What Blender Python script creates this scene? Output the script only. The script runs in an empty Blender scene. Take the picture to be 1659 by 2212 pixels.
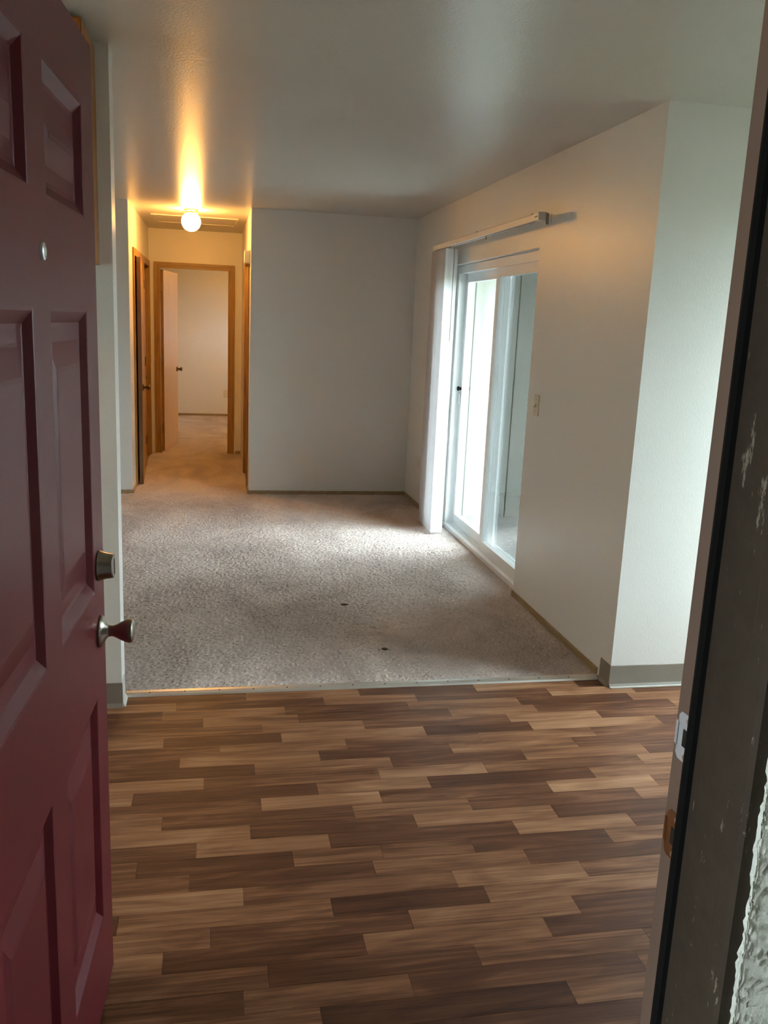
import bpy, bmesh, math, random
from mathutils import Vector, Matrix
random.seed(7)
scn = bpy.context.scene
COL = scn.collection

# ------------------------------------------------------------------ camera
F_PX, PITCH, YAW, ROLL, CAM_H = 1884.0, 0.212476, 0.198868, 0.044111, 1.54466
def cam_axes():
    f0 = Vector((math.sin(YAW), math.cos(YAW), 0)); r0 = Vector((math.cos(YAW), -math.sin(YAW), 0)); u0 = Vector((0, 0, 1))
    f = math.cos(PITCH)*f0 - math.sin(PITCH)*u0
    u = math.cos(PITCH)*u0 + math.sin(PITCH)*f0
    r = math.cos(ROLL)*r0 + math.sin(ROLL)*u
    u2 = -math.sin(ROLL)*r0 + math.cos(ROLL)*u
    return r, u2, f
cd = bpy.data.cameras.new('camera'); cam = bpy.data.objects.new('camera', cd); COL.objects.link(cam)
_r, _u, _f = cam_axes()
M = Matrix((( _r.x, _u.x, -_f.x, 0), (_r.y, _u.y, -_f.y, 0), (_r.z, _u.z, -_f.z, CAM_H), (0, 0, 0, 1)))
cam.matrix_world = M
cd.sensor_fit = 'VERTICAL'; cd.sensor_height = 36.0; cd.lens = F_PX/2212*36.0
cd.clip_start = 0.02; cd.clip_end = 200
scn.camera = cam

# ------------------------------------------------------------------ world, exposure
SKY_COLOR, SKY_STRENGTH = (0.84, 0.94, 1.0), 2.0
w = bpy.data.worlds.new('overcast_sky'); scn.world = w; w.use_nodes = True
bgn = w.node_tree.nodes['Background']
bgn.inputs[0].default_value = (*SKY_COLOR, 1); bgn.inputs[1].default_value = SKY_STRENGTH
scn.view_settings.view_transform = 'Standard'; scn.view_settings.look = 'None'
scn.view_settings.gamma = 1.0; scn.view_settings.use_curve_mapping = False
scn.view_settings.exposure = 3.85
try:
    scn.cycles.max_bounces = 8; scn.cycles.diffuse_bounces = 5; scn.cycles.glossy_bounces = 3; scn.cycles.transparent_max_bounces = 12
    scn.cycles.use_adaptive_sampling = True; scn.cycles.adaptive_threshold = 0.03; scn.cycles.use_light_tree = False
    scn.cycles.sample_clamp_indirect = 4.0
    scn.cycles.use_denoising = True
except Exception: pass
GLOBE_STRENGTH = 12.5

# ------------------------------------------------------------------ materials
def nmat(name):
    m = bpy.data.materials.new(name); m.use_nodes = True
    nt = m.node_tree; b = nt.nodes['Principled BSDF']
    return m, nt, b
def N(nt, typ, **kw):
    n = nt.nodes.new(typ)
    for k, v in kw.items():
        if k in n.inputs: n.inputs[k].default_value = v
        else: setattr(n, k, v)
    return n
def L(nt, a, b): nt.links.new(a, b)
def ramp(nt, fac, stops):
    r = nt.nodes.new('ShaderNodeValToRGB'); L(nt, fac, r.inputs[0])
    el = r.color_ramp.elements
    while len(el) < len(stops): el.new(0.5)
    for e, (p, c) in zip(el, stops): e.position = p; e.color = (*c, 1) if len(c) == 3 else c
    return r.outputs[0]
def coords(nt, scale=(1, 1, 1), kind='Object'):
    t = nt.nodes.new('ShaderNodeTexCoord'); mp = nt.nodes.new('ShaderNodeMapping'); mp.inputs['Scale'].default_value = scale
    L(nt, t.outputs[kind], mp.inputs[0]); return mp.outputs[0]
def noise(nt, vec, scale, detail=3, rough=.5, dist=0):
    n = nt.nodes.new('ShaderNodeTexNoise'); n.inputs['Scale'].default_value = scale; n.inputs['Detail'].default_value = detail
    n.inputs['Roughness'].default_value = rough; n.inputs['Distortion'].default_value = dist
    L(nt, vec, n.inputs['Vector']); return n.outputs['Fac']
def bump(nt, b, height, strength, dist=.01):
    bp = nt.nodes.new('ShaderNodeBump'); bp.inputs['Strength'].default_value = strength; bp.inputs['Distance'].default_value = dist
    L(nt, height, bp.inputs['Height']); L(nt, bp.outputs[0], b.inputs['Normal'])
def mixc(nt, fac, a, b_, mode='MIX'):
    m = nt.nodes.new('ShaderNodeMix'); m.data_type = 'RGBA'; m.blend_type = mode
    for s, v in ((m.inputs[0], fac), (m.inputs[6], a), (m.inputs[7], b_)):
        if hasattr(v, 'links') or hasattr(v, 'is_linked'): L(nt, v, s)
        elif isinstance(v, (int, float)): s.default_value = v
        else: s.default_value = (*v, 1)
    return m.outputs[2]
def plain(name, col, rough=.5, metal=0, spec=.5, var=.06, vscale=6):
    m, nt, b = nmat(name)
    n = noise(nt, coords(nt), vscale, 3)
    c = ramp(nt, n, [(.3, tuple(x*(1-var) for x in col)), (.7, tuple(min(1, x*(1+var)) for x in col))])
    L(nt, c, b.inputs['Base Color']); b.inputs['Roughness'].default_value = rough
    b.inputs['Metallic'].default_value = metal; b.inputs['Specular IOR Level'].default_value = spec
    return m
def paint(name, col, rough=.38, tex=.12, scale=170, spec=.5):
    m, nt, b = nmat(name); v = coords(nt)
    b.inputs['Base Color'].default_value = (*col, 1)
    b.inputs['Roughness'].default_value = rough; b.inputs['Specular IOR Level'].default_value = spec
    v2 = coords(nt, (1, 1, .45))
    h = noise(nt, v2, scale, 1, .6); bump(nt, b, h, tex, .004)
    return m
def wood(name, dark, light, axis=2, rough=.4, scale=1.0):
    m, nt, b = nmat(name)
    s = [26, 26, 26]; s[axis] = 1.2
    v = coords(nt, tuple(x*scale for x in s)); n = noise(nt, v, 1.6, 5, .6, .8)
    n2 = noise(nt, coords(nt, (3, 3, 3)), 1.0, 2)
    c = ramp(nt, n, [(.28, dark), (.62, light)]); c = mixc(nt, .18, c, ramp(nt, n2, [(.3, dark), (.7, light)]))
    L(nt, c, b.inputs['Base Color']); b.inputs['Roughness'].default_value = rough
    bump(nt, b, n, .08, .003); return m

M_WALL = paint('wall_paint', (.74, .735, .70), .36)
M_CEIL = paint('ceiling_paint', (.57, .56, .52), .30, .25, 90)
M_OAK = wood('oak_trim', (.22, .115, .028), (.40, .235, .065))
M_OAKX = wood('oak_trim_crosswise', (.22, .115, .028), (.40, .235, .065), 0)
M_OAKY = wood('oak_trim_lengthwise', (.22, .115, .028), (.40, .235, .065), 1)
M_CABINET = wood('orange_oak', (.26, .095, .016), (.40, .165, .035))
M_BASE = wood('wood_base', (.24, .165, .08), (.38, .28, .145), 1, .5)
M_BIRCH = wood('birch_door', (.62, .44, .28), (.72, .54, .36), 2, .45)
M_EDGESHADE_HINGE = wood('edge_shade_and_hinge', (.12, .065, .03), (.20, .11, .05), 2, .5)  # shade painted on the ajar door's edge; also colours its hinges
M_COVE = plain('vinyl_cove', (.23, .20, .165), .45)
M_COVETOE = plain('vinyl_cove_toe', (.52, .50, .45), .4)
M_ALU = plain('brushed_aluminium', (.72, .70, .66), .38, .85)
M_NICKEL = plain('satin_nickel', (.36, .33, .29), .30, 1.0)
M_NAIL = plain('dark_nail', (.06, .05, .045), .5, .6)
M_BRASS = plain('old_brass', (.45, .29, .10), .35, 1.0)
M_STEEL = plain('bright_strike', (.74, .78, .80), .35, .25)
M_BRONZE = plain('aged_bronze', (.16, .10, .05), .35, 1.0)
M_COPPER = plain('brown_strike', (.30, .13, .05), .4, .6)
M_VINYL = plain('white_vinyl', (.80, .82, .82), .35, 0, .5, .02)
M_BLINDV = plain('blind_vinyl', (.80, .79, .80), .5, 0, .4, .02)
M_RAIL = plain('headrail_white', (.74, .72, .68), .4, 0, .5, .03)
M_PLATE = plain('ivory_plate', (.66, .60, .46), .4, 0, .5, .02)
M_PLATEW = plain('white_plate', (.74, .72, .66), .4, 0, .5, .02)
M_BLACK = plain('black_rubber', (.006, .006, .006), .85, 0, .15)
M_DARK = plain('dark_slot', (.02, .018, .016), .6)
M_SCREW = plain('screw_head', (.6, .6, .58), .35, .9)
M_CONC = plain('concrete', (.25, .245, .23), .9, 0, .3, .15, 9)
M_PORCH = paint('porch_ceiling_paint', (.30, .27, .22), .6, .2, 60)
M_PORCHWALL = paint('porch_wall_paint', (.13, .11, .09), .7, .2, 60)
M_PORCHSLAB = plain('worn_concrete', (.22, .21, .19), .9, 0, .3, .15, 9)
M_GROUND = plain('lawn', (.045, .06, .022), .95, 0, .2, .35, 3)
M_SIDING = paint('siding_paint', (.32, .32, .28), .6, .2, 60)
M_STUCCO = None
def mk_stucco():
    m, nt, b = nmat('stucco'); v = coords(nt)
    n = noise(nt, v, 60, 5, .65); c = ramp(nt, noise(nt, v, 12, 3), [(.3, (.66, .68, .60)), (.7, (.76, .78, .69))])
    L(nt, c, b.inputs['Base Color']); b.inputs['Roughness'].default_value = .85; bump(nt, b, n, .7, .006); return m
M_STUCCO = mk_stucco()
def mk_jamb():
    m, nt, b = nmat('brown_jamb_paint'); v = coords(nt)
    base = ramp(nt, noise(nt, v, 40, 4), [(.3, (.042, .030, .019)), (.7, (.052, .038, .025))])
    n = noise(nt, coords(nt, (30, 30, 7)), 1.6, 6, .75)
    chips = ramp(nt, n, [(.615, (0, 0, 0)), (.645, (1, 1, 1))])
    c = mixc(nt, chips, base, (.22, .19, .145)); L(nt, c, b.inputs['Base Color'])
    b.inputs['Roughness'].default_value = .7; b.inputs['Specular IOR Level'].default_value = .25; bump(nt, b, noise(nt, v, 150, 3), .15, .003); return m
M_JAMB = mk_jamb()
M_JAMBIN = plain('inner_jamb_paint', (.23, .155, .115), .45)
def mk_red():
    m, nt, b = nmat('red_door_paint'); v = coords(nt)
    c = ramp(nt, noise(nt, v, 4, 3), [(.3, (.10, .009, .014)), (.7, (.115, .011, .017))]); L(nt, c, b.inputs['Base Color'])
    b.inputs['Roughness'].default_value = .40; b.inputs['Specular IOR Level'].default_value = .28
    bump(nt, b, noise(nt, coords(nt, (60, 60, 18)), 3, 4, .6), .05, .003); return m
M_RED = mk_red()
def mk_carpet():
    m, nt, b = nmat('taupe_carpet'); v = coords(nt)
    fine = noise(nt, v, 230, 1.5, .75); spk = noise(nt, v, 130, 2.5, .7)
    c = ramp(nt, spk, [(.30, (.40, .325, .29)), (.50, (.57, .49, .445)), (.70, (.68, .595, .545))])
    low = ramp(nt, noise(nt, coords(nt, (1.0, .55, 1)), 1.7, 3, .6, .8), [(.36, (.74, .72, .71)), (.60, (1.06, 1.06, 1.06))])
    c = mixc(nt, 1.0, c, low, 'MULTIPLY')
    L(nt, c, b.inputs['Base Color']); b.inputs['Roughness'].default_value = .95; b.inputs['Specular IOR Level'].default_value = .15
    b.inputs['Sheen Weight'].default_value = .15
    bump(nt, b, fine, .55, .008); return m
M_CARPET = mk_carpet()
def mk_plank():
    m, nt, b = nmat('wood_print_vinyl')
    at = nt.nodes.new('ShaderNodeAttribute'); at.attribute_name = 'tone'
    sep = nt.nodes.new('ShaderNodeSeparateColor'); L(nt, at.outputs['Color'], sep.inputs[0])
    t = nt.nodes.new('ShaderNodeTexCoord')
    off = nt.nodes.new('ShaderNodeCombineXYZ'); L(nt, sep.outputs[1], off.inputs[2])
    mul = nt.nodes.new('ShaderNodeVectorMath'); mul.operation = 'SCALE'; mul.inputs['Scale'].default_value = 37; L(nt, off.outputs[0], mul.inputs[0])
    add = nt.nodes.new('ShaderNodeVectorMath'); add.operation = 'ADD'; L(nt, t.outputs['Object'], add.inputs[0]); L(nt, mul.outputs[0], add.inputs[1])
    def mapped(s):
        mp = nt.nodes.new('ShaderNodeMapping'); mp.inputs['Scale'].default_value = s; L(nt, add.outputs[0], mp.inputs[0]); return mp.outputs[0]
    g1 = noise(nt, mapped((1.1, 34, 1)), 1.5, 4, .6, 1.2)
    g2 = noise(nt, mapped((2.2, 11, 1)), 1.0, 3, .5, 1.6)
    g3 = noise(nt, mapped((6, 160, 1)), 1.5, 3, .6, .3)
    def mth(op, a, bb):
        n = nt.nodes.new('ShaderNodeMath'); n.operation = op
        for i, x in enumerate((a, bb)):
            if isinstance(x, (int, float)): n.inputs[i].default_value = x
            else: L(nt, x, n.inputs[i])
        return n.outputs[0]
    f = mth('ADD', sep.outputs[0], mth('MULTIPLY', mth('SUBTRACT', g1, .5), .80))
    f = mth('ADD', f, mth('MULTIPLY', mth('SUBTRACT', g2, .5), .72))
    f = mth('ADD', f, mth('MULTIPLY', mth('SUBTRACT', g3, .5), .18))
    c = ramp(nt, f, [(.05, (.050, .0175, .009)), (.35, (.112, .043, .021)), (.62, (.255, .118, .058)), (.95, (.44, .245, .135))])
    L(nt, c, b.inputs['Base Color']); b.inputs['Roughness'].default_value = .45; b.inputs['Specular IOR Level'].default_value = .25
    return m
M_PLANK = mk_plank()
def mk_glass():
    m, nt, b = nmat('window_glass'); nt.nodes.remove(b); out = nt.nodes['Material Output']
    fr = N(nt, 'ShaderNodeFresnel', IOR=1.5)
    geo = nt.nodes.new('ShaderNodeNewGeometry')           # same reflectance on both faces of the pane
    mr = nt.nodes.new('ShaderNodeMapRange'); mr.inputs['To Min'].default_value = 1.5; mr.inputs['To Max'].default_value = 1/1.5
    L(nt, geo.outputs['Backfacing'], mr.inputs['Value']); L(nt, mr.outputs[0], fr.inputs['IOR'])
    tr = N(nt, 'ShaderNodeBsdfTransparent'); tr.inputs[0].default_value = (.93, .97, .97, 1)
    gl = N(nt, 'ShaderNodeBsdfGlossy'); gl.inputs['Roughness'].default_value = .015
    mx = nt.nodes.new('ShaderNodeMixShader'); L(nt, fr.outputs[0], mx.inputs[0]); L(nt, tr.outputs[0], mx.inputs[1]); L(nt, gl.outputs[0], mx.inputs[2])
    L(nt, mx.outputs[0], out.inputs[0]); return m
M_GLASS = mk_glass()
def mk_screen():
    m, nt, b = nmat('insect_mesh'); nt.nodes.remove(b); out = nt.nodes['Material Output']
    tr = N(nt, 'ShaderNodeBsdfTransparent'); df = N(nt, 'ShaderNodeBsdfDiffuse'); df.inputs[0].default_value = (.13, .155, .165, 1)
    mx = nt.nodes.new('ShaderNodeMixShader'); mx.inputs[0].default_value = .60
    L(nt, tr.outputs[0], mx.inputs[1]); L(nt, df.outputs[0], mx.inputs[2]); L(nt, mx.outputs[0], out.inputs[0]); return m
M_SCREEN = mk_screen()
def mk_vane():
    m, nt, b = nmat('translucent_vane'); out = nt.nodes['Material Output']
    b.inputs['Base Color'].default_value = (.80, .79, .80, 1); b.inputs['Roughness'].default_value = .5
    tl = N(nt, 'ShaderNodeBsdfTranslucent'); tl.inputs[0].default_value = (.8, .8, .8, 1)
    mx = nt.nodes.new('ShaderNodeMixShader'); mx.inputs[0].default_value = .09
    L(nt, b.outputs[0], mx.inputs[1]); L(nt, tl.outputs[0], mx.inputs[2]); L(nt, mx.outputs[0], out.inputs[0]); return m
M_VANE = mk_vane()
def mk_globe(name, strength):
    m, nt, b = nmat(name); nt.nodes.remove(b); out = nt.nodes['Material Output']
    e = N(nt, 'ShaderNodeEmission'); e.inputs[0].default_value = (1.0, .46, .10, 1); e.inputs[1].default_value = strength
    L(nt, e.outputs[0], out.inputs[0]); return m
M_GLOBE = mk_globe('lit_globe', GLOBE_STRENGTH); M_GLOBE_DIM = mk_globe('lit_globe_kitchen', GLOBE_STRENGTH*.25)

# ------------------------------------------------------------------ mesh helpers
class MB:
    def __init__(s): s.v = []; s.f = []
    def add(s, v, f):
        o = len(s.v); s.v += [tuple(p) for p in v]; s.f += [tuple(i+o for i in q) for q in f]; return s
    def box(s, x0, x1, y0, y1, z0, z1):
        return s.add([(x0,y0,z0),(x1,y0,z0),(x1,y1,z0),(x0,y1,z0),(x0,y0,z1),(x1,y0,z1),(x1,y1,z1),(x0,y1,z1)],
                     [(0,3,2,1),(4,5,6,7),(0,1,5,4),(1,2,6,5),(2,3,7,6),(3,0,4,7)])
    def lathe(s, c, axis, prof, n=28, ry=1.0):
        """prof: (radius, distance along axis); axis unit vector"""
        a = Vector(axis).normalized(); t = Vector((0,0,1)) if abs(a.z) < .9 else Vector((1,0,0))
        e1 = a.cross(t).normalized(); e2 = a.cross(e1).normalized(); c = Vector(c); V = []; Fc = []
        for r, d in prof:
            for k in range(n):
                q = 2*math.pi*k/n; V.append(c + a*d + e1*(r*math.cos(q)) + e2*(r*ry*math.sin(q)))
        for i in range(len(prof)-1):
            for k in range(n):
                k2 = (k+1) % n; Fc.append((i*n+k, i*n+k2, (i+1)*n+k2, (i+1)*n+k))
        Fc.append(tuple(range(n-1, -1, -1))); Fc.append(tuple((len(prof)-1)*n+k for k in range(n)))
        return s.add(V, Fc)
    def tube(s, pts, r, n=10):
        V = []; Fc = []; pts = [Vector(p) for p in pts]
        for i, p in enumerate(pts):
            d = (pts[min(i+1, len(pts)-1)] - pts[max(i-1, 0)]).normalized(); t = Vector((0,0,1)) if abs(d.z) < .9 else Vector((1,0,0))
            e1 = d.cross(t).normalized(); e2 = d.cross(e1)
            for k in range(n): q = 2*math.pi*k/n; V.append(p + e1*r*math.cos(q) + e2*r*math.sin(q))
        for i in range(len(pts)-1):
            for k in range(n): k2 = (k+1) % n; Fc.append((i*n+k, i*n+k2, (i+1)*n+k2, (i+1)*n+k))
        Fc.append(tuple(range(n-1, -1, -1))); Fc.append(tuple((len(pts)-1)*n+k for k in range(n)))
        return s.add(V, Fc)
    def prism(s, poly, axis, a0, a1):
        """poly: 2D outline in the two other axes, extruded along axis from a0 to a1"""
        def P(p, a):
            q = [0, 0, 0]; o = [i for i in range(3) if i != axis]; q[axis] = a; q[o[0]] = p[0]; q[o[1]] = p[1]; return tuple(q)
        n = len(poly); V = [P(p, a0) for p in poly] + [P(p, a1) for p in poly]
        Fc = [tuple(range(n-1, -1, -1)), tuple(range(n, 2*n))] + [(i, (i+1) % n, n+(i+1) % n, n+i) for i in range(n)]
        return s.add(V, Fc)
ORG = {}
def obj(name, mb, mat, parent=None, bevel=0, smooth=False, seg=2, kind=None, keep=False):
    org = ORG.get(parent.name) if parent else None
    V = mb.v
    if parent is None and not keep:
        xs = [p[0] for p in V]; ys = [p[1] for p in V]; zs = [p[2] for p in V]
        org = Vector(((min(xs)+max(xs))/2, (min(ys)+max(ys))/2, min(zs)))
    if org is None: org = Vector((0, 0, 0))
    me = bpy.data.meshes.new(name)
    me.from_pydata([(p[0]-org[0], p[1]-org[1], p[2]-org[2]) for p in V], [], mb.f)
    bm = bmesh.new(); bm.from_mesh(me); bmesh.ops.recalc_face_normals(bm, faces=bm.faces)
    if bevel: bmesh.ops.bevel(bm, geom=list(bm.edges), offset=bevel, segments=seg, profile=.5, affect='EDGES', clamp_overlap=True)
    bm.to_mesh(me); bm.free()
    if smooth:
        for p in me.polygons: p.use_smooth = True
        try: me.set_sharp_from_angle(angle=math.radians(35))
        except Exception: pass
    if mat: me.materials.append(mat)
    o = bpy.data.objects.new(name, me); COL.objects.link(o)
    if parent: o.parent = parent; ORG[o.name] = org
    else: o.location = org; ORG[o.name] = org
    if kind: o['kind'] = kind
    return o
def tag(o, label, cat, group=None, kind=None):
    o['label'] = label; o['category'] = cat
    if group: o['group'] = group
    if kind: o['kind'] = kind
    return o
def root(name, label, cat, loc=(0, 0, 0), rotz=None, group=None, kind=None):
    o = bpy.data.objects.new(name, None); o.empty_display_size = .1; COL.objects.link(o); o.location = loc
    if rotz is not None: o.rotation_euler = (0, 0, rotz); ORG[o.name] = Vector((0, 0, 0))
    else: ORG[o.name] = Vector(loc)
    return tag(o, label, cat, group, kind)
def B(*a): return MB().box(*a)

def slab_with_holes(plane, c0, c1, u0, u1, v0, v1, holes):
    """solid slab normal to x ('x': u=y v=z), y ('y': u=x v=z), with rectangular holes (u0,u1,v0,v1), as one welded mesh"""
    us = sorted({u0, u1, *[h[0] for h in holes], *[h[1] for h in holes]}); us = [u for u in us if u0 <= u <= u1]
    vs = sorted({v0, v1, *[h[2] for h in holes], *[h[3] for h in holes]}); vs = [v for v in vs if v0 <= v <= v1]
    def solid(i, j):
        if not (0 <= i < len(us)-1 and 0 <= j < len(vs)-1): return False
        cu, cv = (us[i]+us[i+1])/2, (vs[j]+vs[j+1])/2
        return not any(h[0] < cu < h[1] and h[2] < cv < h[3] for h in holes)
    V = []; idx = {}; Fc = []
    def P(i, j, k):
        key = (i, j, k)
        if key not in idx:
            c = (c0, c1)[k]; idx[key] = len(V)
            V.append((c, us[i], vs[j]) if plane == 'x' else ((us[i], c, vs[j]) if plane == 'y' else (us[i], vs[j], c)))
        return idx[key]
    for i in range(len(us)-1):
        for j in range(len(vs)-1):
            if not solid(i, j): continue
            for k in (0, 1): Fc.append((P(i,j,k), P(i+1,j,k), P(i+1,j+1,k), P(i,j+1,k)))
            if not solid(i-1, j): Fc.append((P(i,j,0), P(i,j+1,0), P(i,j+1,1), P(i,j,1)))
            if not solid(i+1, j): Fc.append((P(i+1,j,0), P(i+1,j+1,0), P(i+1,j+1,1), P(i+1,j,1)))
            if not solid(i, j-1): Fc.append((P(i,j,0), P(i+1,j,0), P(i+1,j,1), P(i,j,1)))
            if not solid(i, j+1): Fc.append((P(i,j+1,0), P(i+1,j+1,0), P(i+1,j+1,1), P(i,j+1,1)))
    return MB().add(V, Fc)

# ------------------------------------------------------------------ the shell
XR, YC, YB, XH, XL, XS, YE = 1.742, 3.382, 7.716, .317, -.679, -.353, 10.082
H = 2.44
XLEFT, XDIN, YF0, YF1, YBED = -2.6, 2.98, .82, .985, 14.0
DH = 2.035       # hall door opening height
SY0, SY1, SZ0, SZ1 = 4.69, 6.49, -.02, 1.985     # sliding door opening
def wall(name, plane, c0, c1, u0, u1, label, holes=(), v0=-.02, v1=H, mat=None):
    return tag(obj(name, slab_with_holes(plane, c0, c1, u0, u1, v0, v1, list(holes)), mat or M_WALL), label, 'wall', kind='structure')
wall('wall_right', 'x', XR, XR+.16, YC, YBED+.15, 'off-white living room wall holding the sliding glass door', [(SY0, SY1, SZ0, SZ1), (12.45, 13.1, 1.1, 2.05)])
wall('wall_dining', 'y', YC, YC+.15, XR+.16, XDIN+.15, 'bright white entry wall facing the camera right of the corner')
tagged = wall('wall_stub', 'y', YC, YC+.12, XLEFT, XS, 'narrow white end of partition wall just behind the red door')
wall('wall_back', 'y', YB, YB+.12, XH, XR, 'plain white living room back wall between hallway and sliding door')
wall('wall_back_left', 'y', YB, YB+.12, XLEFT, XL, 'sliver of white back wall left of the hallway mouth')
wall('wall_hall_left', 'x', XL-.12, XL, YB+.12, YE, 'warm lit hallway wall with two wooden doors in it', [(8.097, 9.078, -.02, DH+.02), (9.222, 9.988, -.02, DH+.02)])
wall('wall_hall_right', 'x', XH, XH+.12, YB+.12, YE, 'right hallway wall seen edge-on with a wooden casing', [(8.002, 8.818, -.02, DH+.02)])
wall('wall_hall_end', 'y', YE, YE+.12, XLEFT, XR, 'hallway end wall around the open bedroom door', [(-.586, .198, .0, DH+.02)], v0=.0145)
wall('wall_bedroom', 'y', YBED, YBED+.15, XLEFT, XR, 'bedroom far wall seen through the open door')
wall('wall_left', 'x', XLEFT-.15, XLEFT, YF0, YBED+.15, 'hidden left outer wall of the apartment', [(1.35, 2.15, 1.1, 1.95)])
wall('wall_right_dining', 'x', XDIN, XDIN+.15, YF0, YC, 'outer wall of the dining corner behind the door jamb', [(2.35, 3.33, .35, 2.05)])
DJX0, DJX1, DTOP = -.345, .625, 2.075
wall('wall_front', 'y', YF0+.012, YF1, XLEFT, XDIN, 'entry wall around the front door opening', [(DJX0, DJX1, -.02, DTOP)])
def noisy_plate():
    """rough stucco skin on the outside of the entry wall, right and left of the door opening"""
    out = []
    for (xa, xb, za, zb) in ((.6185, 7, -.02, 2.6), (-7, -.375, -.02, 2.6), (-.375, .6185, 2.10, 2.6)):
        nx = max(2, int((xb-xa)/.03)); nz = max(2, int((zb-za)/.03)); V = []; Fc = []
        if xa > .6: nx, nz = 90, 420
        for j in range(nz+1):
            for i in range(nx+1):
                u = i/nx
                if xa > .6: u = u**2.8
                x = xa + (xb-xa)*u; z = za + (zb-za)*j/nz
                e = (.0012*math.sin(z*37)+.0012*math.sin(z*97+1)+random.uniform(-.0018, .0018)) if i == 0 else 0
                V.append((x+e, .800 + (random.uniform(-.0022, .0022) if 0 < i else .002), z))
        for j in range(nz):
            for i in range(nx): a = j*(nx+1)+i; Fc.append((a, a+1, a+nx+2, a+nx+1))
        nb = len(V)
        for j in range(nz+1):                      # the turned-in edge next to the frame
            i = 0 if xa > .6 or xa < -1 else 0
            V.append((V[j*(nx+1)][0]+.002, .834, V[j*(nx+1)][2]))
        for j in range(nz): Fc.append((j*(nx+1), (j+1)*(nx+1), nb+j+1, nb+j))
        out.append((V, Fc))
    return out
for (V, Fc), nm, lb in zip(noisy_plate(), ('wall_stucco_right', 'wall_stucco_left', 'wall_stucco_top'),
        ('rough pale stucco outside wall at the lower right edge', 'rough pale stucco outside wall left of the red door', 'rough pale stucco outside wall above the front door')):
    tag(obj(nm, MB().add(V, Fc), M_STUCCO, smooth=True), lb, 'wall', kind='structure')
tag(obj('ceiling', slab_with_holes('z', H, H+.16, XLEFT-.15, XDIN+.15, YF0, YBED+.15, []), M_CEIL), 'glossy off-white ceiling over entry, living room and hallway', 'ceiling', kind='structure')

# ------------------------------------------------------------------ floor planks
floor = tag(obj('floor', B(XLEFT, XDIN, .80, 3.50, -.10, -.005), plain('underlay', (.10, .06, .04), .8)), 'wood plank floor of brown and tan strips in the entry', 'floor', kind='structure')
ROWP, ROW0, PER = .0766, 3.470, .992
ROWS = {  # k: [(joint x, tone of the strip right of it), ...] over one repeat
 0: [(.140,.62),(.616,.34)], 1: [(-.142,.38),(.457,.66)], 2: [(.290,.32),(.80,.56)], 3: [(.958,.55),(1.33,.36)],
 4: [(.191,.66),(.585,.44)], 5: [(-.176,.28),(.258,.60)], 6: [(.494,.44),(1.02,.54)], 7: [(-.112,.60),(.384,.36)],
 8: [(.636,.33),(1.14,.56)], 9: [(-.026,.44),(.576,.60)], 10: [(-.253,.28),(.350,.58)], 11: [(.158,.72),(.554,.42)],
 12: [(-.152,.37),(.45,.52)], 13: [(.116,.30),(.636,.58)], 14: [(-.045,.60),(.352,.32)], 15: [(-.210,.31),(.235,.47),(.50,.40)],
 16: [(.463,.50),(.93,.32)], 17: [(.085,.42),(.684,.60)], 18: [(.319,.22),(.754,.54)], 19: [(-.003,.34),(.52,.50)],
 20: [(-.117,.30),(.383,.55)], 21: [(.134,.34),(.66,.46)], 22: [(.073,.46),(.470,.36)], 23: [(.245,.20),(.846,.50)]}
for k in range(24, 34):
    a = random.uniform(-.3, .4); ROWS[k] = [(a, random.uniform(.25, .6)), (a+random.uniform(.36, .62), random.uniform(.3, .62))]
def plank_mesh(name, items):
    V = []; Fc = []; tn = []
    for (x0, x1, y0, y1, t, s) in items:
        o = len(V); g = .00012; c = .0003
        V += [(x0+g,y0+g,-.0045),(x1-g,y0+g,-.0045),(x1-g,y1-g,-.0045),(x0+g,y1-g,-.0045),(x0+g+c,y0+g+c,0),(x1-g-c,y0+g+c,0),(x1-g-c,y1-g-c,0),(x0+g+c,y1-g-c,0)]
        q = [(0,3,2,1),(4,5,6,7),(0,1,5,4),(1,2,6,5),(2,3,7,6),(3,0,4,7)]
        Fc += [tuple(i+o for i in f) for f in q]; tn += [(t, s)]*6
    org = floor.location
    me = bpy.data.meshes.new(name); me.from_pydata([(v[0]-org.x, v[1]-org.y, v[2]-org.z) for v in V], [], Fc)
    ca = me.color_attributes.new('tone', 'FLOAT_COLOR', 'CORNER')
    for p in me.polygons:
        for li in p.loop_indices: ca.data[li].color = (tn[p.index][0], tn[p.index][1], 0, 1)
    me.materials.append(M_PLANK)
    o = bpy.data.objects.new(name, me); COL.objects.link(o); o.parent = floor; return o
rest = []
for k, js in ROWS.items():
    y1 = ROW0 - k*ROWP; y0 = y1 - ROWP
    if y1 < .86: continue
    y0 = max(y0, .83)
    seq = []
    for rep in range(-4, 5):
        for i, (x, t) in enumerate(js):
            xn = js[i+1][0] if i+1 < len(js) else js[0][0]+PER
            seq.append((x+rep*PER, xn+rep*PER, t, (k*.137+i*.311) % 1))
    for (a, b, t, s) in seq:
        a = max(a, XLEFT+.01); b = min(b, XDIN-.01)
        if b-a < .01: continue
        it = (a, b, y0, y1, .46 + (t-.45)*1.12 + random.uniform(-.02, .02), s)
        ym = (y0+y1)/2
        if b > -.15*ym-.30 and a < .66*ym+.25 and ym > 1.2: plank_mesh('plank', [it])
        else: rest.append(it)
pr = plank_mesh('plank_strips', rest); pr['kind'] = 'stuff'

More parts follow.
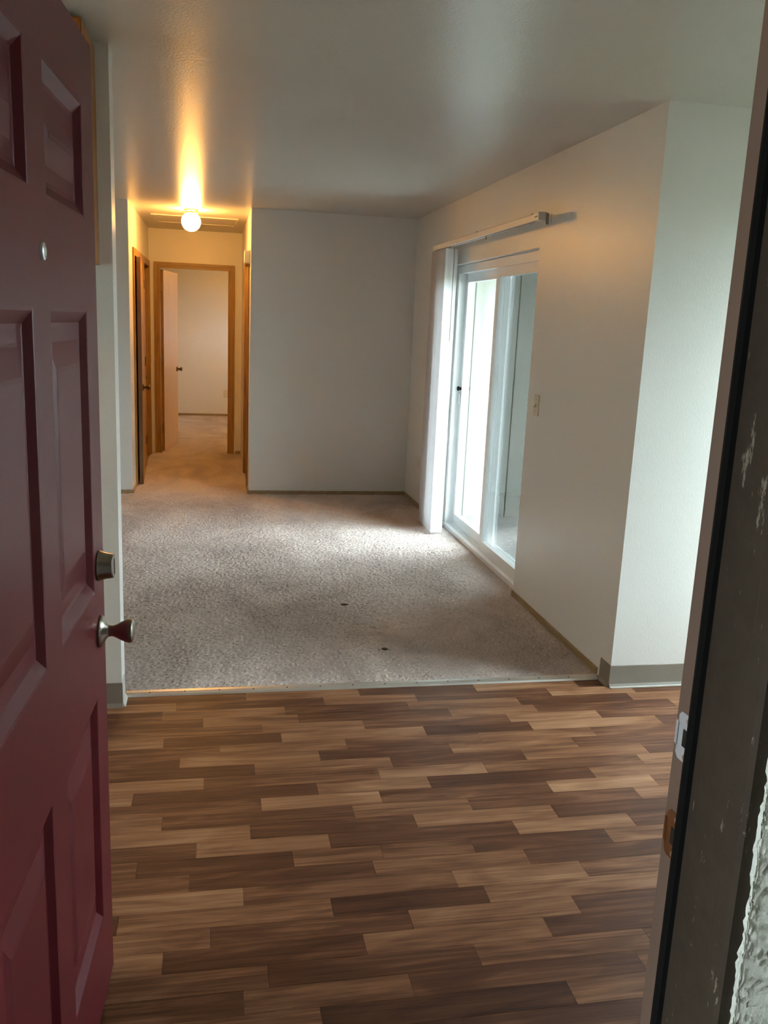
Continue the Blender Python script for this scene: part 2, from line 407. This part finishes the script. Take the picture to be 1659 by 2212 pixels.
# ------------------------------------------------------------------ carpet
def carpet():
    m = MB(); st = .0115
    def patch(x0, x1, y0, y1, s, amp):
        nx = int((x1-x0)/s); ny = int((y1-y0)/s); V = []; Fc = []
        for j in range(ny+1):
            for i in range(nx+1):
                dx = random.uniform(-.3, .3)*s if 0 < i < nx else 0; dy = random.uniform(-.35, .35)*s if 0 < j < ny else (random.uniform(-.003, .003) if amp else 0)
                z = .010 + random.uniform(-amp, amp)
                V.append((x0+(x1-x0)*i/nx+dx, y0+(y1-y0)*j/ny+dy, z))
        for j in range(ny):
            for i in range(nx): a = j*(nx+1)+i; Fc.append((a, a+1, a+nx+2, a+nx+1))
        if amp:                                    # rolled front edge
            b0 = len(V); V += [(V[i][0], V[i][1]-.002, -.004) for i in range(nx+1)]
            Fc += [(i, b0+i, b0+i+1, i+1) for i in range(nx)]
        m.add(V, Fc)
    patch(-.90, XR+.045, YC+.130, YB+.002, st, .0032)
    patch(XLEFT, -.90, YC+.13, YB-.002, .3, 0)
    patch(XL+.001, XH-.001, YB+.002, YE, .02, .003)
    patch(-.55, .162, YE, YE+.12, .02, .003)
    patch(XLEFT, XR-.002, YE+.122, YBED-.002, .03, .003)
    return m
cp = obj('carpet', carpet(), M_CARPET); tag(cp, 'taupe cut-pile carpet covering living room, hallway and bedroom floor', 'carpet', kind='stuff')
tag(obj('floor_slab', B(XLEFT, XR+.15, 3.50, YBED, -.12, -.005), M_CONC), 'concrete slab under the taupe carpet', 'floor', kind='structure')
for i, (x, y, r) in enumerate(((.72, 4.57, .016), (.815, 3.885, .014))):
    V = []; n = 11
    for q in range(n): a = 2*math.pi*q/n; rr = r*random.uniform(.55, 1.1); V.append((x+1.3*rr*math.cos(a), y+rr*math.sin(a), .0155))
    V += [(p[0], p[1], .012) for p in V]
    mb = MB().add(V, [tuple(range(n))] + [(q, (q+1) % n, n+(q+1) % n, n+q) for q in range(n)])
    tag(obj('carpet_burn', mb, plain('burn_mark', (.045, .032, .026), .95)), ('small dark burn mark in the carpet near the sliding door', 'small dark burn mark in the carpet nearest the metal strip')[i], 'stain', 'dark marks on the carpet')

# ------------------------------------------------------------------ threshold strip and base mouldings
t = root('trim_1', 'pale metal strip with nails between plank floor and carpet', 'threshold strip', (.69, YC+.11, 0), kind='structure')
obj('strip', MB().prism([(YC+.085, 0), (YC+.092, .006), (YC+.11, .010), (YC+.128, .011), (YC+.132, 0)], 0, XS+.004, XR-.001), M_ALU, t)
for i in range(15):
    obj('nail', MB().lathe((XS+.1+i*.142, YC+.106, .0085), (0, -.18, 1), [(.0035, 0), (.003, .0018)], 8), M_NAIL, t)
def base(name, mb, label, mat=M_BASE, bevel=.002):
    return tag(obj(name, mb, mat, bevel=bevel), label, 'baseboard', kind='structure')
bh = .042
base('baseboard_back', B(XH, XR, YB-.011, YB, 0, bh), 'thin brown wood base along the living room back wall', M_BASE)
base('baseboard_right_far', B(XR-.011, XR, SY1+.02, YB-.011, 0, bh), 'thin brown wood base on right wall behind the blind stack', M_BASE)
base('baseboard_right_near', B(XR-.011, XR, YC+.125, SY0+.0, 0, bh), 'thin brown wood base on right wall in front of sliding door', M_BASE)
base('baseboard_back_left', B(XLEFT, XL, YB-.011, YB, 0, bh), 'short brown wood base left of the hallway mouth', M_BASE)
base('baseboard_hall_left', B(XL, XL+.011, YB, 8.055, 0, bh), 'brown wood base on left hallway wall before the first door', M_BASE)
base('baseboard_hall_right', B(XH-.011, XH, YB, 7.955, 0, bh), 'brown wood base on right hallway wall at the corner', M_BASE)
base('baseboard_hall_end', B(.257, XH, YE-.011, YE, 0, bh), 'dark wood base right of the bedroom door casing', M_BASE)
base('baseboard_bedroom', B(XLEFT, XR, YBED-.012, YBED, 0, .045), 'dark wood base along the bedroom far wall', M_BASE)
def cove(name, label, pts, dirs):
    """vinyl cove: list of face runs (kind, a0, a1, c, sign)"""
    r = root(name, label, 'baseboard', (pts[0][0], pts[0][1], 0), kind='structure')
    return r
def cove_prof(s): return [(0, 0), (s*.014, 0), (s*.011, .005), (s*.0045, .016), (s*.003, .10), (0, .102)]
r = root('baseboard_cove_right', 'taupe vinyl cove base wrapping the bright wall corner', 'baseboard', (2.6, YC, 0), kind='structure')
obj('cove_front', MB().prism([(YC-p[0], p[1]) for p in cove_prof(1)], 0, XR-.003, XDIN), M_COVE, r)
obj('cove_side', MB().prism([(XR-p[0], p[1]) for p in cove_prof(1)], 1, YC-.003, YC+.10), M_COVE, r)
obj('cove_toe', B(XR-.002, XDIN, YC-.022, YC-.012, 0, .007), M_COVETOE, r, .002)
r = root('baseboard_cove_left', 'taupe vinyl cove base on the partition end beside the red door', 'baseboard', (-1.4, YC, 0), kind='structure')
obj('cove_front', MB().prism([(YC-p[0], p[1]) for p in cove_prof(1)], 0, XLEFT, XS+.003), M_COVE, r)
obj('cove_side', MB().prism([(XS+p[0], p[1]) for p in cove_prof(1)], 1, YC-.003, YC+.09), M_COVETOE, r)

# ------------------------------------------------------------------ hardware makers
def knob_part(parent, c, axis, mat, sc=1.0, name='knob'):
    prof = [(.034, 0), (.034, .004), (.030, .009), (.018, .013), (.0125, .019), (.0115, .027), (.014, .034), (.020, .045), (.0245, .056), (.026, .063), (.0245, .068), (.019, .071), (.008, .0725)]
    k = obj(name, MB().lathe(c, axis, [(a*sc, b*sc) for a, b in prof[4:]], 28), mat, parent, smooth=True)
    obj('rose', MB().lathe(c, axis, [(a*sc, b*sc) for a, b in prof[:5]], 28), mat, k, smooth=True)
    return k

# ------------------------------------------------------------------ the red front door, open inwards
ALPHA = math.radians(3.0); DW = .914
d = Vector((math.sin(ALPHA), math.cos(ALPHA), 0))
latch = Vector((-.2316, 1.90, 0)); hinge = latch - d*DW
# local frame: x runs from latch edge to hinge edge, y out of the visible face, z up; a proper rotation about z
door = root('door_1', 'dark red six-panel front door swung open on the left', 'door', (latch.x, latch.y, .012), math.atan2(-d.y, -d.x), kind='structure')
# local +x = -d ; local +y = rot90ccw(-d) = (d.y,-d.x) which points to +X (towards the opening)
T = .044; ZT = 2.028
cols = ((.105, .405), (.515, .815)); rows = ((1.70, 1.905), (.965, 1.535), (.205, .735))
holes = [(c[0], c[1], r_[0], r_[1]) for c in cols for r_ in rows]
def door_slab():
    m = slab_with_holes('y', -.020, 0, 0, DW, 0, ZT, holes)
    m.box(0, DW, -T, -.020, 0, ZT); return m
obj('slab', door_slab(), M_RED, door)
def panel(c, r_):
    m = MB(); prof = [(0, 0), (.003, -.001), (.013, -.0135), (.017, -.0145), (.030, -.0145), (.052, -.0060), (.056, -.0052)]
    V = []; Fc = []
    for (i, y) in prof: k_ = i*1.9; V += [(c[0]+i, y, r_[0]+k_), (c[1]-i, y, r_[0]+k_), (c[1]-i, y, r_[1]-k_), (c[0]+i, y, r_[1]-k_)]
    for k in range(len(prof)-1):
        for q in range(4): q2 = (q+1) % 4; Fc.append((k*4+q, k*4+q2, k*4+4+q2, k*4+4+q))
    k = (len(prof)-1)*4; Fc.append((k, k+1, k+2, k+3)); m.add(V, Fc)
    return m
for c in cols:
    for r_ in rows: obj('panel', panel(c, r_), M_RED, door)
knob_part(door, (.062, .0, .868), (0, 1, 0), M_NICKEL)
db = obj('deadbolt', MB().lathe((.062, 0, 1.012), (0, 1, 0), [(.032, 0), (.0325, .003), (.031, .006), (.0275, .018), (.0255, .031), (.0235, .033)], 32), M_NICKEL, door, smooth=True)
obj('keyway', B(.059, .065, .0325, .0338, .995, 1.027), M_DARK, db)
ph = obj('peephole', MB().lathe((.445, 0, 1.618), (0, 1, 0), [(.0135, 0), (.013, .0035), (.0095, .005), (.0085, .0028)], 24), M_STEEL, door, smooth=True)
obj('lens', MB().lathe((.445, .003, 1.618), (0, 1, 0), [(.008, 0), (.007, .0015), (.003, .0025)], 16), M_PLATEW, ph, smooth=True)
obj('latch_plate', B(-.0012, 0, -.034, -.010, .84, .896), M_BRASS, door)
obj('bolt_plate', B(-.0012, 0, -.034, -.010, .984, 1.04), M_BRASS, door)
obj('door_sweep', B(.003, DW-.003, -.040, -.004, -.011, 0), M_BLACK, door)
for z in (.2, 1.0, 1.82):
    obj('hinge', MB().lathe((DW+.006, -T-.004, z), (0, 0, 1), [(.006, 0), (.006, .10)], 12), M_NICKEL, door, smooth=True)

# ------------------------------------------------------------------ front door frame
fr = root('trim_2', 'dark brown front door frame with black seal on the right', 'door frame', (.61, .9, 0), kind='structure')
obj('strike_jamb', B(.6125, .645, .835, .988, -.02, 2.06), M_JAMBIN, fr)
obj('stop', B(.600, .6125, .835, .922, -.02, 2.05), M_JAMB, fr, .0012)
obj('seal', MB().prism([(.594, .918), (.600, .916), (.6125, .922), (.6125, .936), (.603, .9395), (.596, .936), (.593, .928)], 2, -.02, 2.05), M_BLACK, fr)
obj('brickmould', MB().prism([(.600, .835), (.600, .812), (.604, .806), (.66, .806), (.66, .835)], 2, -.02, 2.10), M_JAMB, fr)
obj('hinge_jamb', B(-.365, -.332, .806, .988, -.02, 2.06), M_JAMB, fr)
obj('hinge_stop', B(-.332, -.320, .835, .922, -.02, 2.05), M_JAMB, fr)
obj('head_jamb', B(-.365, .645, .806, .988, 2.062, 2.098), M_JAMB, fr)
obj('head_stop', B(-.332, .6125, .835, .922, 2.05, 2.062), M_JAMB, fr)
obj('sill', MB().prism([(.79, -.02), (.79, .002), (.85, .016), (.94, .018), (.99, .004), (.99, -.02)], 0, -.332, .6125), M_ALU, fr)
def strike(z, h, mat, lab):
    pl = MB().prism([(.944, z-h/2+.006), (.950, z-h/2), (.974, z-h/2), (.980, z-h/2+.006), (.980, z+h/2-.006), (.974, z+h/2), (.950, z+h/2), (.944, z+h/2-.006)], 0, .6105, .6128)
    s_ = obj('strike_plate', pl, mat, fr); s_['label'] = lab
    obj('lip', MB().prism([(.6105, .978), (.6128, .978), (.6128, .984), (.6140, .988), (.612, .988), (.6105, .984)], 2, z-h*.25, z+h*.25), mat, s_)
    obj('hole', B(.6098, .6106, .950, .966, z-.012, z+.012), M_DARK, s_)
    for dz in (-h*.38, h*.38): obj('screw', MB().lathe((.6106, .958, z+dz), (-1, 0, 0), [(.0042, 0), (.003, .0012)], 12), M_SCREW, s_)
strike(1.028, .066, M_STEEL, 'bright metal deadbolt strike plate')
strike(.885, .066, M_COPPER, 'brown metal latch strike plate')

# ------------------------------------------------------------------ sliding glass door
SX = XR + .050
sd = root('door_2', 'white framed sliding glass door to the bright patio', 'sliding door', (SX+.05, (SY0+SY1)/2, 0), kind='structure')
y0, y1 = SY0+.004, SY1-.004
obj('frame_sill', MB().prism([(SX-.012, .012), (SX-.012, .040), (SX+.004, .052), (SX+.010, .040), (SX+.048, .040), (SX+.052, .056), (SX+.058, .040), (SX+.100, .036), (SX+.100, .012)], 1, y0, y1), M_VINYL, sd)
obj('frame_head', MB().box(SX, SX+.10, y0, y1, SZ1-.052, SZ1-.002), M_VINYL, sd, .003)
obj('frame_lip', B(SX-.010, SX, y0, y1, SZ1-.060, SZ1-.002), M_VINYL, sd, .002)
obj('frame_jamb', B(SX-.006, SX+.10, y1-.045, y1, .012, SZ1-.002), M_VINYL, sd, .003)
obj('frame_jamb', B(SX-.006, SX+.10, y0, y0+.045, .012, SZ1-.002), M_VINYL, sd, .003)
def sash(nm, a, b, xc, handle=False, st=.068):
    z0, z1 = .042, SZ1-.050; hx = .018
    p = obj(nm, slab_with_holes('x', xc-hx, xc+hx, a, b, z0, z1, [(a+st, b-st, z0+.085, z1-st)]), M_VINYL, sd, .002)
    obj('bead', slab_with_holes('x', xc-hx-.003, xc-hx, a+st-.012, b-st+.012, z0+.073, z1-st+.012, [(a+st, b-st, z0+.085, z1-st)]), M_VINYL, p)
    g = obj('pane', B(xc-.003, xc+.003, a+st-.004, b-st+.004, z0+.081, z1-st+.004), M_GLASS, p)
    return p
ps = sash('sash', y0+.030, 5.585, SX+.024)
pf = sash('sash', 5.545, y1-.035, SX+.072)
hz = 1.07
obj('latch_handle', MB().lathe((SX+.052, y1-.075, hz+.02), (-1, 0, 0), [(.011, 0), (.011, .012), (.017, .017), (.017, .026), (.012, .030)], 16), M_BLACK, pf, smooth=True)
obj('pull', MB().prism([(y1-.085, hz-.10), (y1-.065, hz-.10), (y1-.065, hz-.02), (y1-.085, hz-.02)], 0, SX+.040, SX+.054), M_VINYL, pf, .003)
scr = obj('screen_frame', slab_with_holes('x', SX+.105, SX+.122, y0+.03, 5.60, .04, SZ1-.03, [(y0+.08, 5.55, .10, SZ1-.08)]), M_VINYL, sd)
obj('mesh', B(SX+.112, SX+.1135, y0+.078, 5.552, .098, SZ1-.078), M_SCREEN, scr)

# ------------------------------------------------------------------ vertical blind
vb = root('vertical_blind', 'white vertical blind drawn into a stack beside the sliding door', 'blind', (XR-.08, 6.4, 0))
RX0, RX1, RZ0, RZ1 = XR-.112, XR-.068, 2.098, 2.135
obj('headrail', MB().prism([(RX0, RZ0), (RX0+.016, RZ0), (RX0+.016, RZ0+.004), (RX1-.016, RZ0+.004), (RX1-.016, RZ0), (RX1, RZ0), (RX1, RZ1-.006), (RX1-.006, RZ1), (RX0+.006, RZ1), (RX0, RZ1-.006)], 1, 4.50, 6.66), M_RAIL, vb)
obj('rail_slot', B(RX0+.014, RX1-.014, 4.51, 6.65, RZ0+.0015, RZ0+.0045), M_DARK, vb)
ec = obj('end_cap', B(RX0-.002, RX1+.002, 4.435, 4.50, RZ0-.003, RZ1+.002), M_RAIL, vb, .003)
obj('slot', B(RX0-.0028, RX0-.0015, 4.452, 4.468, 2.112, 2.117), M_DARK, ec)
obj('slot', B(RX0-.0028, RX0-.0015, 4.474, 4.490, 2.112, 2.117), M_DARK, ec)
obj('cap_plate', B(RX1-.006, RX1+.010, 4.431, 4.436, RZ0-.022, RZ1-.004), M_NICKEL, ec)
for y in (4.56, 5.55, 6.55):
    br = obj('bracket', B(RX0+.004, XR, y-.012, y+.012, RZ1, RZ1+.003), M_RAIL, vb)
    obj('tab', B(XR-.003, XR, y-.014, y+.014, RZ1-.035, RZ1+.012), M_RAIL, br)
    obj('clip', B(RX0-.001, RX0+.006, y-.010, y+.010, RZ1-.008, RZ1+.004), M_RAIL, br)
obj('carrier', MB().prism([(5.395, 2.078), (5.405, 2.078), (5.410, 2.098), (5.392, 2.098)], 0, RX0+.018, RX0+.025), M_NICKEL, vb)
def vane(y, tilt):
    """one curved vane, 89 mm wide, facing along the rail"""
    n = 6; V = []; xc = XR-.090
    for k in range(n+1):
        u = (k/n-.5); x = xc + u*.089*math.cos(tilt); yy = y + u*.089*math.sin(tilt) + .006*(1-4*u*u)
        for z in (.026, 2.080): V.append((x, yy, z))
    m2 = len(V); V += [(p[0], p[1]+.0009, p[2]) for p in V]
    Fc = [(2*k, 2*k+2, 2*k+3, 2*k+1) for k in range(n)] + [(m2+2*k, m2+2*k+1, m2+2*k+3, m2+2*k+2) for k in range(n)]
    Fc += [(0, 1, m2+1, m2), (2*n, m2+2*n, m2+2*n+1, 2*n+1)]
    Fc += [(2*k, m2+2*k, m2+2*k+2, 2*k+2) for k in range(n)] + [(2*k+1, 2*k+3, m2+2*k+3, m2+2*k+1) for k in range(n)]
    return MB().add(V, Fc)
NV = 19
for i in range(NV):
    y = 6.185 + i*.0225
    v_ = obj('vane', vane(y, random.uniform(-.06, .06)), M_VANE, vb, smooth=True)
    obj('hanger', B(XR-.094, XR-.086, y+.004, y+.007, 2.078, 2.100), M_RAIL, v_)
obj('wand', MB().tube([(XR-.078, 6.165, 2.09), (XR-.078, 6.158, 1.9), (XR-.078, 6.158, 1.44)], .0035), plain('grey_wand', (.30, .30, .31), .4), vb, smooth=True)

# ------------------------------------------------------------------ switches and outlets
def plate_x(name, label, cat, x, y, z, wy, hz_, mat, kind_):
    r = root(name, label, cat, (x, y, z-hz_/2))
    p = obj('plate', B(x-.006, x, y-wy/2, y+wy/2, z-hz_/2, z+hz_/2), mat, r, .002)
    if kind_ == 'switch':
        obj('toggle', MB().prism([(x-.006, z-.011), (x-.006, z+.011), (x-.010, z+.009), (x-.020, z-.006), (x-.018, z-.011)], 1, y-.005, y+.005), mat, r)
        for dz in (-.03, .03): obj('screw', MB().lathe((x-.006, y, z+dz), (-1, 0, 0), [(.003, 0), (.0024, .001)], 10), M_BRASS, r)
    else:
        for dz in (-.02, .02):
            q = obj('receptacle', B(x-.0075, x-.006, y-.016, y+.016, z+dz-.013, z+dz+.013), mat, r, .001)
            for dy in (-.006, .006): obj('slot', B(x-.0079, x-.0074, y+dy-.001, y+dy+.001, z+dz-.005, z+dz+.005), M_DARK, q)
        obj('screw', MB().lathe((x-.006, y, z), (-1, 0, 0), [(.003, 0), (.0024, .001)], 10), M_BRASS, r)
    return r
plate_x('light_switch', 'ivory toggle light switch on wall next to sliding door', 'switch', XR, 4.543, 1.145, .072, .116, M_PLATE, 'switch')
plate_x('power_outlet', 'pale outlet low on right wall behind the blind stack', 'outlet', XR, 7.238, .385, .072, .116, M_PLATEW, 'outlet')
def outlet_y(label, x, y, z):
    r = root('power_outlet', label, 'outlet', (x, y, z-.058))
    obj('plate', B(x-.036, x+.036, y-.006, y, z-.058, z+.058), M_PLATE, r, .002)
    for dz in (-.02, .02):
        q = obj('receptacle', B(x-.016, x+.016, y-.0075, y-.006, z+dz-.013, z+dz+.013), M_PLATEW, r, .001)
        for dx in (-.006, .006): obj('slot', B(x+dx-.001, x+dx+.001, y-.0079, y-.0074, z+dz-.005, z+dz+.005), M_DARK, q)
outlet_y('ivory outlet on the bedroom far wall seen through the doorway', .205, YBED, .36)
ch = root('door_chime', 'small white chime box high on the hallway corner', 'door chime', (XH, 7.92, 2.005))
obj('case', B(XH-.050, XH, 7.845, 7.985, 2.005, 2.108), M_PLATEW, ch, .006)
obj('back_plate', B(XH-.008, XH, 7.838, 7.992, 1.998, 2.115), M_PLATEW, ch, .002)

# ------------------------------------------------------------------ hallway lamp and attic hatch
def globe_lamp(LX, LY, label, M_G):
    lp = root('ceiling_lamp', label, 'lamp', (LX, LY, 2.25), group='globe ceiling lamps')
    obj('canopy', MB().lathe((LX, LY, H), (0, 0, -1), [(.062, 0), (.062, .006), (.055, .014), (.046, .020), (.046, .030), (.042, .032)], 32), M_BRASS, lp, smooth=True)
    GR = .082; GZ = H-.026-GR*.93
    obj('globe', MB().lathe((LX, LY, GZ), (0, 0, 1), [(GR*math.cos(a), GR*math.sin(a)) for a in [math.radians(-88+i*(156/22)) for i in range(23)]], 36), M_G, lp, smooth=True)
    for k in range(3):
        a = k*2.094+.5; obj('thumb_screw', MB().lathe((LX+.046*math.cos(a), LY+.046*math.sin(a), H-.026), (math.cos(a), math.sin(a), 0), [(.0025, 0), (.0025, .008), (.0055, .009), (.0055, .013)], 10), M_BRASS, lp)
globe_lamp(-.185, 8.12, 'lit round globe lamp on brass base on the hallway ceiling', M_GLOBE)
globe_lamp(.75, 12.1, 'lit round globe lamp on the bedroom ceiling beyond the doorway', M_GLOBE)
globe_lamp(-1.75, 2.35, 'lit round globe lamp on the kitchen ceiling behind the red door', M_GLOBE_DIM)
hb = root('attic_hatch', 'white attic hatch panel in the hallway ceiling behind globe', 'hatch', (-.17, 8.98, H-.03))
hx0, hx1, hy0, hy1 = -.53, .205, 8.68, 9.28
obj('hatch_panel', B(hx0+.003, hx1-.003, hy0+.003, hy1-.003, H-.004, H-.001), M_CEIL, hb)
obj('hatch_trim', slab_with_holes('z', H-.008, H-.001, hx0-.03, hx1+.03, hy0-.03, hy1+.03, [(hx0+.002, hx1-.002, hy0+.002, hy1-.002)]), M_CEIL, hb)

# ------------------------------------------------------------------ hallway doors and casings
CW, CT = .062, .015
def casing_y(name, label, x0, x1, y, top, depth, sgn=-1):
    """casing round an opening in a wall facing -y"""
    r = root(name, label, 'door casing', ((x0+x1)/2, y, 0), kind='structure')
    ya, yb = (y-CT, y)
    obj('side_casing', MB().prism([(x0-CW, 0), (x0, 0), (x0, top), (x0-CW, top+CW)], 1, ya, yb), M_OAK, r)
    obj('side_casing', MB().prism([(x1, 0), (x1+CW, 0), (x1+CW, top+CW), (x1, top)], 1, ya, yb), M_OAK, r)
    obj('head_casing', MB().prism([(x0, top), (x1, top), (x1+CW, top+CW), (x0-CW, top+CW)], 1, ya, yb), M_OAKX, r)
    obj('side_jamb', B(x0-.018, x0-.003, y, y+depth, 0, top+.004), M_OAK, r)
    obj('side_jamb', B(x1+.003, x1+.018, y, y+depth, 0, top+.004), M_OAK, r)
    obj('head_jamb', B(x0-.018, x1+.018, y, y+depth, top+.004, top+.020), M_OAKX, r)
    obj('door_stop', B(x1-.008, x1+.003, y+.035, y+.075, 0, top+.004), M_OAK, r)
    return r
def casing_x(name, label, y0, y1, x, top, depth, s):
    """casing round an opening in a wall facing s along x"""
    r = root(name, label, 'door casing', (x, (y0+y1)/2, 0), kind='structure')
    xa, xb = (x, x+s*CT)
    xa, xb = min(xa, xb), max(xa, xb)
    obj('side_casing', MB().prism([(y0-CW, 0), (y0, 0), (y0, top), (y0-CW, top+CW)], 0, xa, xb), M_OAK, r)
    obj('side_casing', MB().prism([(y1, 0), (y1+CW, 0), (y1+CW, top+CW), (y1, top)], 0, xa, xb), M_OAK, r)
    obj('head_casing', MB().prism([(y0, top), (y1, top), (y1+CW, top+CW), (y0-CW, top+CW)], 0, xa, xb), M_OAKY, r)
    xd = x - s*depth; xc, xe = min(x, xd), max(x, xd)
    obj('side_jamb', B(xc, xe, y0-.018, y0-.003, 0, top+.004), M_OAK, r)
    obj('side_jamb', B(xc, xe, y1+.003, y1+.018, 0, top+.004), M_OAK, r)
    obj('head_jamb', B(xc, xe, y0-.018, y1+.018, top+.004, top+.020), M_OAKY, r)
    return r
casing_y('trim_3', 'oak casing around the open bedroom doorway', -.566, .178, YE, DH-.002, .12)
casing_x('trim_4', 'oak casing of the nearer door on left hallway wall', 8.117, 9.058, XL, DH-.002, .12, 1)
casing_x('trim_5', 'oak casing of the farther door on left hallway wall', 9.242, 9.968, XL, DH-.002, .12, 1)
casing_x('trim_6', 'oak casing edge on the right hallway wall', 8.022, 8.798, XH, DH-.002, .12, -1)
def leaf(name, label, loc, ang, width, mat, hinge_side_local=-1, edge=None):
    """flat slab door; local x from hinge to free edge, thickness along y from 0 to .035"""
    r = root(name, label, 'door', loc, ang, kind='structure')
    obj('slab', B(0, width, 0, .035, 0, 2.005), mat, r, .0015)
    return r
# bedroom door, swung in and left
ba = math.atan2(.70, .128)
bd = leaf('door_3', 'pale flush bedroom door standing open at hallway end', (-.534, YE+.127, .014), ba, .70, M_BIRCH)
obj('hinge_edge_band', B(-.0015, 0, .001, .034, 0, 2.004), M_OAK, bd)
for z in (.22, 1.0, 1.78):
    h_ = obj('hinge', MB().lathe((-.007, .003, z), (0, 0, 1), [(.0055, 0), (.0055, .09)], 12), M_BRASS, bd, smooth=True)
    obj('leaf', B(-.0035, -.001, .002, .032, z, z+.09), M_BRASS, h_)
knob_part(bd, (.64, 0, .895), (0, -1, 0), M_BRONZE, .9)
knob_part(bd, (.64, .035, .895), (0, 1, 0), M_BRONZE, .9)
# nearer left door, ajar into the hall, hinged on its far side
a1 = math.radians(-90+2.6)
nd = leaf('door_4', 'wooden door with shade-darkened edge slightly ajar on the left of hallway', (XL-.014, 9.035, .014), a1, .895, M_OAK)
obj('free_edge', B(.895, .8965, .001, .034, 0, 2.004), M_EDGESHADE_HINGE, nd)  # dark tone paints in shade on the edge turned from the lamp
for z in (.24, 1.02, 1.76): obj('hinge', MB().lathe((-.004, .041, z), (0, 0, 1), [(.0065, 0), (.0065, .09)], 12), M_EDGESHADE_HINGE, nd, smooth=True)
knob_part(nd, (.835, .035, .875), (0, 1, 0), M_BRONZE, .95)
# farther left door, closed and set back
fd = leaf('door_5', 'closed oak door in farther left hallway opening', (XL-.075, 9.950, .012), math.radians(-90), .69, M_OAK)
knob_part(fd, (.63, .035, .895), (0, 1, 0), M_BRONZE, .9)
# right hall door, closed
rd = leaf('door_6', 'closed oak door in the right hallway wall', (XH+.06, 8.04, .012), math.radians(90), .74, M_OAK)

# ------------------------------------------------------------------ kitchen wall cabinet behind the red door
kc = root('wall_cabinet', 'orange oak wall cabinet under the ceiling behind the red door', 'cabinet', (-.85, 3.22, 1.70))
obj('carcass', B(-1.31, -.398, 3.07, YC, 1.705, 2.425), M_CABINET, kc, .002)
for (a, b_) in ((-1.305, -.858), (-.850, -.402)):
    dr = obj('cabinet_door', B(a, b_, 3.05, 3.069, 1.715, 2.415), M_CABINET, kc, .003)
    obj('raised_panel', B(a+.06, b_-.06, 3.044, 3.0505, 1.775, 2.355), M_CABINET, dr, .004)
    obj('pull_knob', MB().lathe((b_-.03 if a < -1 else a+.03, 3.05, 1.76), (0, -1, 0), [(.006, 0), (.006, .012), (.013, .018), (.012, .024), (.006, .026)], 16), M_BRASS, dr, smooth=True)

# ------------------------------------------------------------------ the windows that light the side rooms
def window_x(name, label, x0, x1, y0, y1, z0, z1, s=1):
    r = root(name, label, 'window', ((x0+x1)/2, (y0+y1)/2, z0), kind='structure')
    xm = (x0+x1)/2+.03*s; ym = (y0+y1)/2
    f = obj('window_frame', slab_with_holes('x', xm-.03, xm+.03, y0, y1, z0, z1, [(y0+.05, ym-.025, z0+.05, z1-.05), (ym+.025, y1-.05, z0+.05, z1-.05)]), M_VINYL, r)
    obj('pane', B(xm-.003, xm+.003, y0+.046, ym-.021, z0+.046, z1-.046), M_GLASS, r)
    obj('pane', B(xm-.003, xm+.003, ym+.021, y1-.046, z0+.046, z1-.046), M_GLASS, r)
    obj('window_sill', B(*((x0-.02, xm-.03) if s > 0 else (xm+.03, x1+.02)), y0-.02, y1+.02, z0-.018, z0+.002), M_OAKY, r, .002)
window_x('window_1', 'white dining corner window right of the front door', XDIN, XDIN+.15, 2.35, 3.33, .35, 2.05)
window_x('window_added', 'small unseen kitchen window added to brighten the right wall', XLEFT-.15, XLEFT, 1.35, 2.15, 1.1, 1.95, -1)  # unseen window, added so daylight reaches the lower right wall
window_x('window_2', 'white bedroom window beyond the hallway end', XR, XR+.16, 12.45, 13.1, 1.1, 2.05)

# ------------------------------------------------------------------ outside: patio, porch, ground
tag(obj('ground', B(-30, 40, -30, 45, -.30, -.18), M_GROUND), 'lawn around the building', 'ground', kind='structure')
tag(obj('patio_slab', B(XR+.16, 4.6, YC+.15, 7.0, -.18, -.03), M_CONC), 'pale concrete patio slab outside the sliding glass door', 'patio', kind='structure')
tag(obj('porch_slab', B(-7, 7, -3.0, .82, -.18, -.022), M_PORCHSLAB), 'concrete porch slab in front of the door sill', 'porch', kind='structure')
tag(obj('wall_porch_added', B(-7, 7, -2.1, -1.95, -.18, 2.60), M_PORCHWALL), 'unseen dark wall added behind the viewer to dim the porch light', 'wall', kind='structure')  # added out of view to hold back daylight on door and frame
tag(obj('ceiling_porch_added', B(-7, 7, -2.1, .80, 2.60, 2.75), M_PORCH), 'unseen porch ceiling added to dim the light at the front door', 'ceiling', kind='structure')  # added overhead, out of view, to keep the doorway dim
sw = tag(obj('wall_patio', B(XR+.16, 3.60, 7.03, 7.15, -.18, 2.6), M_SIDING), 'pale grooved siding wall on the patio beyond the glass', 'wall', kind='structure')
nb_, bw = 9, (3.60-XR-.16)/9
for i in range(nb_):
    xa = XR+.16+i*bw
    obj('siding_board', B(xa+.005, xa+bw-.005, 7.008, 7.03, -.05, 2.5), M_SIDING, sw, .003)
tag(obj('roof_patio_shade', B(XR+.16, 3.70, 6.15, 7.20, 2.22, 2.34), M_SIDING), 'unseen eave added to shade the pale siding on the patio', 'roof', kind='structure')  # added to block sky light from the upper siding
